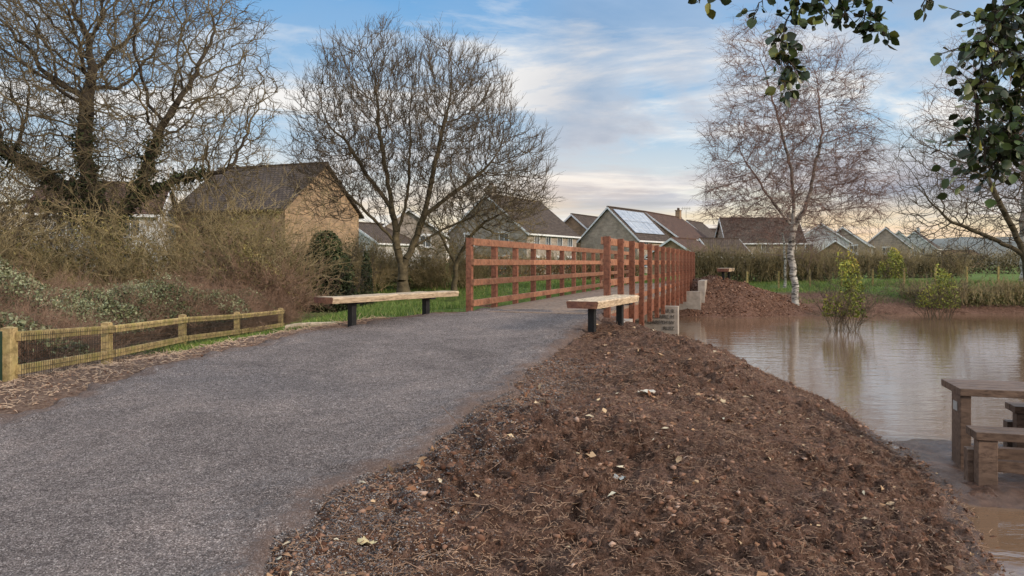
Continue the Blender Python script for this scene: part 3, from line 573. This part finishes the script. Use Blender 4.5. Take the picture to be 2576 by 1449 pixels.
# ------------------------------------------------------------ benches
def bench(x0,y0,x1,y1,zt,w,th_,legs,label):
    c=Vector(((x0+x1)/2,(y0+y1)/2,0)); L=math.hypot(x1-x0,y1-y0); ang=math.atan2(y1-y0,x1-x0); gz=zt-.48
    p=empty("bench",(c.x,c.y,gz),ang); meta(p,label,"bench",None,"timber slab benches at the bridge ends")
    n=26; V=[];F=[]
    for i in range(n+1):
        u=-L/2+L*i/n; e=.035*math.sin(u*1.7)+.014*R.uniform(-1,1); f=.03*math.sin(u*2.3+1)+.014*R.uniform(-1,1); zc=.007*R.uniform(-1,1)
        V+=[(u,-w/2+e+.02,.48-th_),(u,-w/2+e,.48-.02),(u,-w/2+e+.02,.48+zc),(u,w/2+f-.02,.48+zc),(u,w/2+f,.48-.02),(u,w/2+f-.02,.48-th_)]
    for i in range(n):
        for k in range(6): F.append((i*6+k,i*6+(k+1)%6,i*6+6+(k+1)%6,i*6+6+k))
    m=MB(); m.add(V,[f[::-1] for f in F]); m.add([V[k] for k in range(6)],[(0,1,2,3,4,5)],1); m.add([V[n*6+k] for k in range(6)],[(5,4,3,2,1,0)],1)
    o=obj("seat",m.mesh("bench_seat",[M_oak,M_oakend]),p)
    for lx in legs:
        m=MB(); m.box((0,0,(.48-th_-.03-.25)/2),(.10,.10,.48-th_-.03+.25)); m.box((0,0,.48-th_-.015),(.12,w*.8,.028)); bevel(obj("leg",m.mesh("bench_leg",[M_steel]),p,(lx,0,0)),.004)
bench(-2.86,11.25,-1.14,13.85,1.03,.44,.095,(-.95,.85),"long pale oak slab bench on black steel legs beside path")
bench(.98,10.75,1.98,12.75,1.0,.5,.11,(-.62,.70),"thick oak slab bench with red brown end at bridge entrance")
bench(8.75,31.0,9.7,33.2,1.32,.5,.14,(-.9,.9),"weathered slab bench on the far earth bank")
n=12
P=[(-4.3+1.5*i/n,14.2-.25*i/n,.06+.02*math.sin(i)) for i in range(n+1)]
A=np.array(P[:-1]);B=np.array(P[1:]); r=np.array([.06-.002*i for i in range(n)]); zz=np.array([hz(a[0],a[1]) for a in P]); A[:,2]=zz[:-1]+.05;B[:,2]=zz[1:]+.05
V,F=tubes(A,B,r,r-.002,8); meta(obj("timber_log",arrmesh("timber_log",V,F,[M_oak],True)),"pale barkless timber log lying in the grass","log")
# ------------------------------------------------------------ fence
FP=[(-5.4,8.0),(-5.93,10.9),(-6.37,14.4),(-6.5,17.6),(-6.4,20.6)]; fz=[.23,.05,-.08,-.24,-.33]
f=empty("fence",(FP[0][0],FP[0][1],fz[0])); meta(f,"low mossy timber fence with green wire mesh beside path","fence"); O=Vector((FP[0][0],FP[0][1],fz[0]))
for (x,y),z in zip(FP,fz):
    m=MB(); m.box((0,0,.19),(.115,.115,.86)); m.add([(-.0575,-.0575,.62),(.0575,-.0575,.62),(.0575,.0575,.62),(-.0575,.0575,.62),(0,0,.64)],[(0,1,4),(1,2,4),(2,3,4),(3,0,4)])
    bevel(obj("post",m.mesh("fence_post",[M_fence]),f,Vector((x,y,z))-O,R.uniform(-.1,.1)),.004,1)
A=[];B=[]
for i in range(4):
    a=Vector((*FP[i],fz[i]));b=Vector((*FP[i+1],fz[i+1])); d=b-a; L=d.length; yaw=math.atan2(d.y,d.x); pit=-math.asin(d.z/L); side=Vector((d.y,-d.x,0)).normalized()*.087
    for hh in(.53,.17):
        m=MB(); m.box((0,0,0),(L-.01,.05,.105)); o=obj("rail",m.mesh("fence_rail",[M_fence]),f,(a+b)/2+side+Vector((0,0,hh))-O); o.rotation_euler=(0,pit,yaw); bevel(o,.005)
    s2=side*1.4-O; k=int(L/.06)
    for j in range(k+1): t=j/k; c=a.lerp(b,t)+s2; A.append(c+Vector((0,0,-.02)));B.append(c+Vector((0,0,.56)))
    for j in range(7): A.append(a+s2+Vector((0,0,j*.09-.01)));B.append(b+s2+Vector((0,0,j*.09-.01)))
a=Vector((*FP[0],fz[0])); b=Vector((-6.6,6.7,.2))
for j in range(29): t=j/28; c=a.lerp(b,t)-O; A.append(c);B.append(c+Vector((0,0,.56)))
for j in range(8): A.append(a-O+Vector((0,0,j*.08)));B.append(b-O+Vector((0,0,j*.08)))
V,F=tubes([tuple(p) for p in A],[tuple(p) for p in B],np.full(len(A),.0024),np.full(len(A),.0024),4); obj("wire_mesh",arrmesh("fence_wire",V,F,[M_wire]),f)
m=MB(); m.box((0,0,.20),(.05,.05,.84)); o=obj("post",m.mesh("fence_green_post",[M_gpost]),f,Vector((-5.46,7.92,.2))-O); o["label"]="thin dark green steel fence post"
f2=empty("field_fence",(12,36,.3)); meta(f2,"thin post and wire fence along the far grass","fence")
for i in range(14):
    m=MB(); x=i*1.6; z=hz(12+x,38)-.3; m.box((x,2,z+.4),(.08,.08,.95)); obj("post",m.mesh("field_post",[M_fence]),f2)
# ------------------------------------------------------------ picnic table
ta=math.atan2(-.27,.96)
t=empty("picnic_table",(4.70,8.1,-.50),ta); meta(t,"heavy weathered timber picnic table on the muddy water edge","picnic table")
m=MB(); 
for k in range(4): m.box((1.0,-.56+.085+k*.172,.735),(2.0,.165,.075))
bevel(obj("table_top",m.mesh("table_top",[M_tabl]),t),.006)
for lx in(.06,1.9):
    m=MB(); m.box((lx,-.38,.28),(.1,.30,.83)); bevel(obj("leg",m.mesh("table_leg",[M_tabl]),t),.006)
m=MB(); m.box((.985,-.38,.1),(1.74,.09,.12)); obj("stretcher",m.mesh("table_stretcher",[M_tabl]),t)
m=MB(); m.box((.004,-.38,.57),(.006,.13,.09)); obj("notice_plate",m.mesh("table_plate",[M_plate]),t)
for yy,sx in((-1.10,.0),(.38,.80)):
    o2=Vector((4.55,8.0,-.47))+Matrix.Rotation(ta,3,'Z')@Vector((.02+sx,yy,0)); o2.z=-.52
    t2=empty("picnic_bench",o2,ta); meta(t2,"heavy timber bench beside the picnic table in mud","bench",None,"benches around the picnic table")
    m=MB(); m.box((.95,-.08,.49),(1.9,.15,.075)); m.box((.95,.08,.49),(1.9,.15,.075)); bevel(obj("seat",m.mesh("picnic_seat",[M_tabl]),t2),.006)
    for lx in(.1,1.8):
        m=MB(); m.box((lx,-.075,.17),(.16,.13,.56)); m.box((lx-.05,.08,.11),(.14,.13,.44)); bevel(obj("leg",m.mesh("picnic_leg",[M_tabl]),t2),.006)
    m=MB(); m.box((.93,-.01,.2),(1.5,.08,.1)); obj("stretcher",m.mesh("picnic_stretcher",[M_tabl]),t2)
# ------------------------------------------------------------ overhanging leafy tree
M_leafn=foliage("apple_leaf",[(0,(.012,.022,.008)),(.5,(.032,.055,.016)),(.85,(.07,.11,.028)),(1,(.18,.18,.035))],.4,.4)
def leafmesh(C,D,size):
    n=len(C); a=D+rnd(n)*.75+np.array([0,0,-.45]); a/=np.linalg.norm(a,axis=1,keepdims=True); b=np.cross(a,rnd(n)); b/=np.linalg.norm(b,axis=1,keepdims=True); c=np.cross(a,b)
    s=(size*(.6+.7*NR.rand(n)))[:,None]; prof=[(0,0,0),(.18,.28,.05),(.45,.42,.09),(.75,.28,.06),(1.0,0,-.03)]
    V=[C+a*s*t for t,w,h in prof]
    L=[C+a*s*t+b*s*w+c*s*h for t,w,h in prof]; Rr=[C+a*s*t-b*s*w+c*s*h for t,w,h in prof]
    VV=np.stack([V[0],V[1],V[2],V[3],V[4],L[1],L[2],L[3],Rr[1],Rr[2],Rr[3]],1).reshape(-1,3)
    f=[[0,5,1],[1,5,6,2],[2,6,7,3],[3,7,4],[0,1,8],[1,2,9,8],[2,3,10,9],[3,4,10]]
    tri=[]
    for q in f:
        tri.append(q[:3])
        if len(q)==4: tri.append([q[0],q[2],q[3]])
    tri=np.array(tri); F=(np.arange(n)*11)[:,None,None]+tri[None]; return VV,F.reshape(-1,3)
TB=np.array([5.0,3.7,-.5])
limbs=[[(5.0,3.7,-.5),(4.95,3.7,1.2),(4.7,3.8,2.6),(4.0,3.95,3.35),(3.1,4.05,3.5),(2.2,4.1,3.42),(1.5,4.1,3.32),(1.2,4.1,3.2)],
 [(4.7,3.8,2.6),(3.9,4.05,3.0),(3.2,4.1,3.1),(2.75,4.1,2.85),(2.55,4.1,2.5),(2.6,4.1,2.1)],
 [(3.2,4.1,3.1),(2.9,4.2,2.7),(2.8,4.2,2.3),(2.7,4.2,2.05)],[(3.1,4.05,3.5),(2.8,4.0,3.2),(2.62,3.95,2.9),(2.45,3.9,2.68)],
 [(1.62,4.1,3.35),(1.56,4.1,3.0),(1.48,4.1,2.8),(1.53,4.1,2.65),(1.50,4.1,2.5)],[(1.8,4.1,3.38),(1.72,4.12,3.05),(1.74,4.1,2.86)],[(2.2,4.1,3.42),(2.0,4.1,3.1),(1.95,4.1,2.92),(2.05,4.1,2.8)],[(2.1,4.1,3.4),(1.85,4.15,3.1),(1.82,4.1,2.9)],
 [(2.5,4.1,3.45),(2.3,4.1,3.15),(2.25,4.1,2.96)],[(1.6,4.2,3.3),(1.42,4.2,3.05),(1.36,4.2,2.92)],[(1.2,4.1,3.2),(1.1,4.1,3.08),(1.03,4.1,2.98)]]
rads=[.09,.03,.018,.018,.006,.005,.006,.005,.005,.005,.004]; den=[0,210,220,160,90,40,62,40,18,10,10]
A=[];B=[];ra=[];rb=[];LC=[];LD=[]
for li,(L,r) in enumerate(zip(limbs,rads)):
    pts=[]
    for i in range(len(L)-1):
        for k in range(5): pts.append(np.array(L[i])*(1-k/5)+np.array(L[i+1])*k/5+NR.normal(size=3)*.012)
    pts.append(np.array(L[-1])); n=len(pts); wide=li in(0,1,2,3)
    for i in range(n-1):
        k=lambda q:max(r*(1-.85*q/n),.003)
        A.append(pts[i]);B.append(pts[i+1]);ra.append(k(i));rb.append(k(i+1))
        st=.25 if li in(1,2,3) else .05
        if li==0: cntl=5 if pts[i][2]>2.9 and pts[i][0]>2.6 else 0
        else: cntl=den[li]/(n-1) if i>n*st else 0
        c=int(cntl)+(R.random()<cntl%1)
        for q in range(c):
            w=.18 if wide else .06
            d=rnd(1)[0]; d[1]*=.8; tip=pts[i]+d*w*R.uniform(.3,1.7)+np.array([0,0,-.03]); A.append(pts[i]);B.append(tip);ra.append(.0025);rb.append(.0015)
            for z in range(3 if wide else 2): LC.append(pts[i]*(.35*z)+tip*(1-.35*z)); LD.append(d)
p=empty("apple_tree",tuple(TB)); meta(p,"leafy tree with dark green leaves on drooping branches","tree")
V,F=tubes(np.array(A)-TB,np.array(B)-TB,ra,rb,6); obj("trunk",arrmesh("apple_trunk",V,F,[M_bark],True),p)
LC=np.array(LC)-TB;LD=np.array(LD); V,F=leafmesh(LC,LD,.057); obj("crown",arrmesh("apple_crown",V,F,[M_leafn],False,tint=np.repeat(NR.rand(len(LC)),11)),p)
# ------------------------------------------------------------ ground litter
M_litter=foliage("fallen_leaf",[(0,(.20,.095,.05)),(.4,(.38,.235,.13)),(.75,(.55,.42,.26)),(1,(.68,.60,.44))],.8)
def scatter(n,xr_,yr_,cond,pw=1):
    x=NR.uniform(*xr_,n); y=yr_[0]+(yr_[1]-yr_[0])*NR.rand(n)**pw; h,d1,d2,so,_=terrain(x,y); k=cond(x,y,h,d1); return x[k],y[k],h[k]
mound=lambda x,y,h,d:(x>xr(y)-.12+.25*fbm(x,y,2,2,1))&(d>.05)
clump=lambda x,y,h,d:mound(x,y,h,d)&(fbm(x,y,2.2,3,51)+.25*NR.rand(len(x))>.08)
def leaves(x,y,h,s0,s1,pw,name,label):
    n=len(x); C=np.stack([x,y,h+.012],1); a=rnd(n); a[:,2]*=.3; a/=np.linalg.norm(a,axis=1,keepdims=True); up=rnd(n)*.6+np.array([0,0,1]); b=np.cross(a,up); b/=np.linalg.norm(b,axis=1,keepdims=True); c=np.cross(b,a)
    s=(s0+s1*NR.rand(n)**pw)[:,None]; q=lambda lo,hi:NR.uniform(lo,hi,(n,1))
    V=np.stack([C-a*s,C+b*s*q(.3,.75)-a*s*.2+c*s*q(0,.5),C+b*s*q(.2,.5)+a*s*.5+c*s*q(0,.6),C+a*s*1.1+c*s*.1,C-b*s*q(.2,.5)+a*s*.5+c*s*q(0,.6),C-b*s*q(.3,.75)-a*s*.2+c*s*q(0,.5)],1).reshape(-1,3)
    meta(obj(name,arrmesh(name,V,np.arange(6*n).reshape(n,6),[M_litter],tint=np.repeat(NR.rand(n)**1.8,6))),label,"fallen leaves","stuff")
x,y,h=scatter(3600,(-1.5,4.7),(3.1,14),clump,1.4); leaves(x,y,h,.006,.044,3.6,"leaf_litter","pale fallen leaves scattered over bare earth")
ico=np.array([(0,0,1),(.894,0,.447),(.276,.851,.447),(-.724,.526,.447),(-.724,-.526,.447),(.276,-.851,.447),(.724,.526,-.447),(-.276,.851,-.447),(-.894,0,-.447),(-.276,-.851,-.447),(.724,-.526,-.447),(0,0,-1)])
icf=np.array([(0,1,2),(0,2,3),(0,3,4),(0,4,5),(0,5,1),(1,6,2),(2,7,3),(3,8,4),(4,9,5),(5,10,1),(2,6,7),(3,7,8),(4,8,9),(5,9,10),(1,10,6),(6,11,7),(7,11,8),(8,11,9),(9,11,10),(10,11,6)])
def clods(x,y,h,smin,smax,pw,name,label,cat,mt,smooth=False):
    n=len(x); s=smin+(smax-smin)*NR.rand(n)**pw; P=ico[None]*(1+.45*NR.normal(size=(n,12,1)).clip(-1.2,1.2))*s[:,None,None]*(NR.uniform(.5,1.3,(n,1,3)))*np.array([1,1,.7])
    V=P+np.stack([x,y,h+s*.05],1)[:,None]; F=(np.arange(n)*12)[:,None,None]+icf[None]
    meta(obj(name,arrmesh(name,V.reshape(-1,3),F.reshape(-1,3),[mt],smooth,tint=np.repeat(NR.rand(n),12))),label,cat,"stuff")
M_clod=foliage("soil_clod",[(0,(.05,.023,.015)),(.5,(.155,.082,.055)),(.93,(.28,.165,.115)),(1,(.44,.31,.24))],.95,.1)
x,y,h=scatter(46000,(-1.6,4.7),(3.1,12),clump,1.7); clods(x,y,h,.002,.028,4.5,"soil_clod","loose crumbs and clods of reddish soil","soil clods",M_clod)
x,y,h=scatter(5000,(-6.6,-2.5),(5,13),lambda x,y,h,d:(x<xl(y)+.1)&(x>-5.4-(y-8)*.17-.4),1.2); clods(x,y,h,.003,.018,3,"soil_clod","loose earth and chips along the path verge","soil clods",M_clod)
M_grit=foliage("grit",[(0,(.065,.054,.052)),(.7,(.18,.157,.15)),(1,(.36,.33,.31))],.9,.2)
y=3.1+6*NR.rand(50000)**1.4; x=xr(y)+NR.normal(size=50000)*.32+.14; hh=terrain(x,y)[0]; inn=xr(y)-x+edgen(x,y)
hh=np.where(inn>.02,np.maximum(hh,zp(y)+.035*fbm(x,y,1.0,3,9)+.015*fbm(x,y,7,4,12)),hh); clods(x,y,hh,.002,.008,2,"gravel","fine dark stone grit spilling from the path edge","gravel",M_grit)
def sticks(x,y,h,L,r,name,label,mt,pw=2):
    n=len(x); P=np.stack([x,y,h+.012],1); d=rnd(n); d[:,2]*=.25; d/=np.linalg.norm(d,axis=1,keepdims=True); l=(L*(.2+NR.rand(n)**pw))[:,None]; mid=P+d*l*.5+rnd(n)*l*.1; mid[:,2]+=.004
    V,F=tubes(np.concatenate([P,mid]),np.concatenate([mid,mid+(d+rnd(n)*.4)*l*.5]),np.full(2*n,r),np.full(2*n,r*.5),4); meta(obj(name,arrmesh(name,V,F,[mt])),label,"twigs","stuff")
x,y,h=scatter(1100,(-1.4,4.6),(3.2,13),mound,1.4); sticks(x,y,h,.22,.0032,"root_debris","thin roots and twigs in bare soil",M_stem)
M_fib=simple("bark_fibre",(.09,.045,.027),(.42,.28,.19),1.7)
x,y,h=scatter(46000,(-1.5,4.7),(3.1,12),mound,1.6); sticks(x,y,h-.005,.06,.0028,"bark_debris","shredded bark and root fibre mixed into soil",M_fib,3)
M_straw=simple("straw",(.30,.2,.14),(.58,.44,.32),2)
x,y,h=scatter(8000,(-7,-2.2),(5.5,14),lambda x,y,h,d:(x<xl(y)-.02+.2*fbm(x,y,2,2,4))&(x>-5.5-(y-8)*.17-.3),1.1); sticks(x,y,h,.13,.004,"straw_debris","dry broken stems strewn along the fence verge",M_straw)
def scrap(x,y,s,label,c):
    n=5; V=[];F=[]
    for j in range(n):
        for i in range(n): V.append(((i/4-.5)*s+R.uniform(-.1,.1)*s,(j/4-.5)*s*.6+R.uniform(-.1,.1)*s,R.uniform(0,.3)*s))
    for j in range(4):
        for i in range(4): F.append((j*5+i,j*5+i+1,j*5+i+6,j*5+i+5))
    mt=simple("scrap",c,tuple(q*.75 for q in c),30,.5); meta(obj("litter_scrap",arrmesh("scrap",V,F,[mt]),None,(x,y,hz(x,y)+.012),R.uniform(0,3)),label,"litter")
scrap(.78,5.45,.10,"crumpled clear plastic wrapper lying on soil",(.5,.5,.47)); scrap(-.62,4.85,.06,"small blue and white paper scrap on soil",(.5,.55,.62)); scrap(1.35,7.5,.16,"pale flat torn card piece on soil",(.6,.55,.46)); scrap(-.13,3.62,.09,"blue white crisp packet scrap on soil",(.35,.55,.65)); scrap(-.78,4.0,.10,"large pale dried curled leaf on soil",(.6,.5,.28))
def blades(x,y,h,hh,name,label):
    n=len(x); a=NR.rand(n)*6.283; w=.006+.006*NR.rand(n); H_=hh*(.4+NR.rand(n)); dx=np.cos(a)*w; dy=np.sin(a)*w; lx=NR.normal(size=n)*H_*.35; ly=NR.normal(size=n)*H_*.35
    V=np.stack([np.stack([x-dx,y-dy,h-.01],1),np.stack([x+dx,y+dy,h-.01],1),np.stack([x+lx,y+ly,h+H_],1)],1).reshape(-1,3)
    meta(obj(name,arrmesh(name,V,np.arange(3*n).reshape(n,3),[M_grass],tint=np.repeat(NR.rand(n),3))),label,"grass","stuff")
M_grass=foliage("grass_blade",[(0,(.05,.085,.018)),(.6,(.135,.22,.04)),(.9,(.25,.30,.08)),(1,(.38,.32,.15))])
x,y,h=scatter(60000,(-7,1),(12.4,22),lambda x,y,h,d:(x<xl(y)-.6-.5*fbm(x,y,2,2,2))&(d>.4)&(((y>14.3)|(x<-1.2)))&(fbm(x,y,1.2,3,9)>-.12)); blades(x,y,h,.10,"grass","short green grass beside the bridge")
hs=lambda x,y:(heap(x,y)*2.2+.8*np.exp(-((x-8.6)**2)/7-((y-31.5)**2)/18))
x,y,h=scatter(70000,(2,42),(31,46),lambda x,y,h,d:(h>-.2)&(fbm(x,y,.5,3,3)>-.1)&(hs(x,y)<.35)); blades(x,y,h,.14,"grass","rough green grass on the far bank")
x,y,h=scatter(30000,(-10,9),(31,44),lambda x,y,h,d:(h>-.1)&(hs(x,y)<.3)); blades(x,y,h,.14,"grass","green grass around the domed tree")
x=NR.uniform(6.8,13,7000); y=NR.uniform(28.4,34,7000); h=terrain(x,y)[0]; k=(hs(x,y)>.25)&(h>-.5); clods(x[k],y[k],h[k],.015,.055,3,"soil_clod","rough dark clods on the far soil heap","soil clods",M_clod)
# ------------------------------------------------------------ sky & light
SE,SA=18,122
w=bpy.data.worlds.new("World"); scene.world=w; w.use_nodes=True; nt=w.node_tree; bg=nt.nodes["Background"]
tc=N(nt,'ShaderNodeTexCoord'); sp=N(nt,'ShaderNodeSeparateXYZ'); nt.links.new(tc.outputs["Generated"],sp.inputs[0]); Z=sp.outputs[2]
sky=N(nt,'ShaderNodeTexSky',sky_type='NISHITA'); sky.sun_disc=False; sky.sun_elevation=math.radians(SE); sky.sun_rotation=math.radians(SA)
nis=mix(nt,1.0,sky.outputs[0],(.10,.10,.10,1),'MULTIPLY')
base=ramp(nt,Z,[(0,srgb(246,232,198)),(.055,srgb(250,240,212)),(.12,srgb(212,227,237)),(.19,srgb(160,202,236)),(.34,srgb(115,174,228)),(.9,srgb(135,172,212))])
base=mix(nt,.10,base,nis)
zz=math_(nt,'ADD',Z,.10); cx=math_(nt,'DIVIDE',sp.outputs[0],zz); cy=math_(nt,'DIVIDE',sp.outputs[1],zz); cv=N(nt,'ShaderNodeCombineXYZ'); nt.links.new(cx,cv.inputs[0]); nt.links.new(cy,cv.inputs[1])
mp=N(nt,'ShaderNodeMapping'); mp.inputs["Rotation"].default_value=(0,0,-.5); mp.inputs["Scale"].default_value=(1.0,1.3,1); mp.inputs["Location"].default_value=(5.3,2.9,0); nt.links.new(cv.outputs[0],mp.inputs[0])
n1=noise(nt,mp.outputs[0],.8,12,.62,.5)
wis=ramp(nt,n1,[(.44,(0,0,0)),(.52,(.4,.4,.4)),(.60,(1,1,1))])
c=mix(nt,wis,base,srgb(250,248,245))
n2=noise(nt,cv.outputs[0],.5,9,.60,.4)
gb=ramp(nt,n2,[(.43,(0,0,0)),(.51,(1,1,1))]); band=ramp(nt,Z,[(.045,(0,0,0)),(.09,(1,1,1)),(.17,(.95,.95,.95)),(.26,(.45,.45,.45)),(.4,(.3,.3,.3))])
rt=ramp(nt,sp.outputs[0],[(0,(.25,.25,.25)),(.08,(.9,.9,.9)),(.5,(1,1,1))])
gm=mix(nt,1.0,mix(nt,1.0,gb,band,'MULTIPLY'),rt,'MULTIPLY')
gcol=ramp(nt,n2,[(.48,srgb(206,208,216)),(.60,srgb(158,167,186))])
c=mix(nt,gm,c,gcol)
gl=ramp(nt,Z,[(0,(.85,.85,.85)),(.06,(.7,.7,.7)),(.12,(.15,.15,.15)),(.16,(0,0,0))]); n3=noise(nt,cv.outputs[0],.35,5); gl=mix(nt,1.0,gl,ramp(nt,n3,[(.42,(.1,.1,.1)),(.6,(1,1,1))]),'MULTIPLY')
c=mix(nt,gl,c,srgb(254,216,172))
hi=ramp(nt,Z,[(.33,(1,1,1)),(.6,(2.65,2.3,1.95))]); c=mix(nt,1.0,c,hi,'MULTIPLY')
nt.links.new(c,bg.inputs[0]); bg.inputs[1].default_value=1.0
sl=bpy.data.lights.new("sun",'SUN'); sl.energy=3.3; sl.angle=math.radians(9); sl.color=(1,.82,.64); so=bpy.data.objects.new("sun",sl); link(so)
d=Vector((math.sin(math.radians(SA))*math.cos(math.radians(SE)),math.cos(math.radians(SA))*math.cos(math.radians(SE)),math.sin(math.radians(SE)))); so.rotation_euler=d.to_track_quat('Z','Y').to_euler(); so.location=(20,-10,20)
# ------------------------------------------------------------ camera
cam=bpy.data.cameras.new("camera"); cam.sensor_width=36; cam.lens=36*.7275; cam.shift_y=-.0246; cam.clip_end=6000; cam.clip_start=.05
co=bpy.data.objects.new("camera",cam); co.location=(0,0,EYE); co.rotation_euler=(math.pi/2,0,0); link(co); scene.camera=co
scene.view_settings.view_transform='Standard'; scene.view_settings.look='None'; scene.view_settings.exposure=0
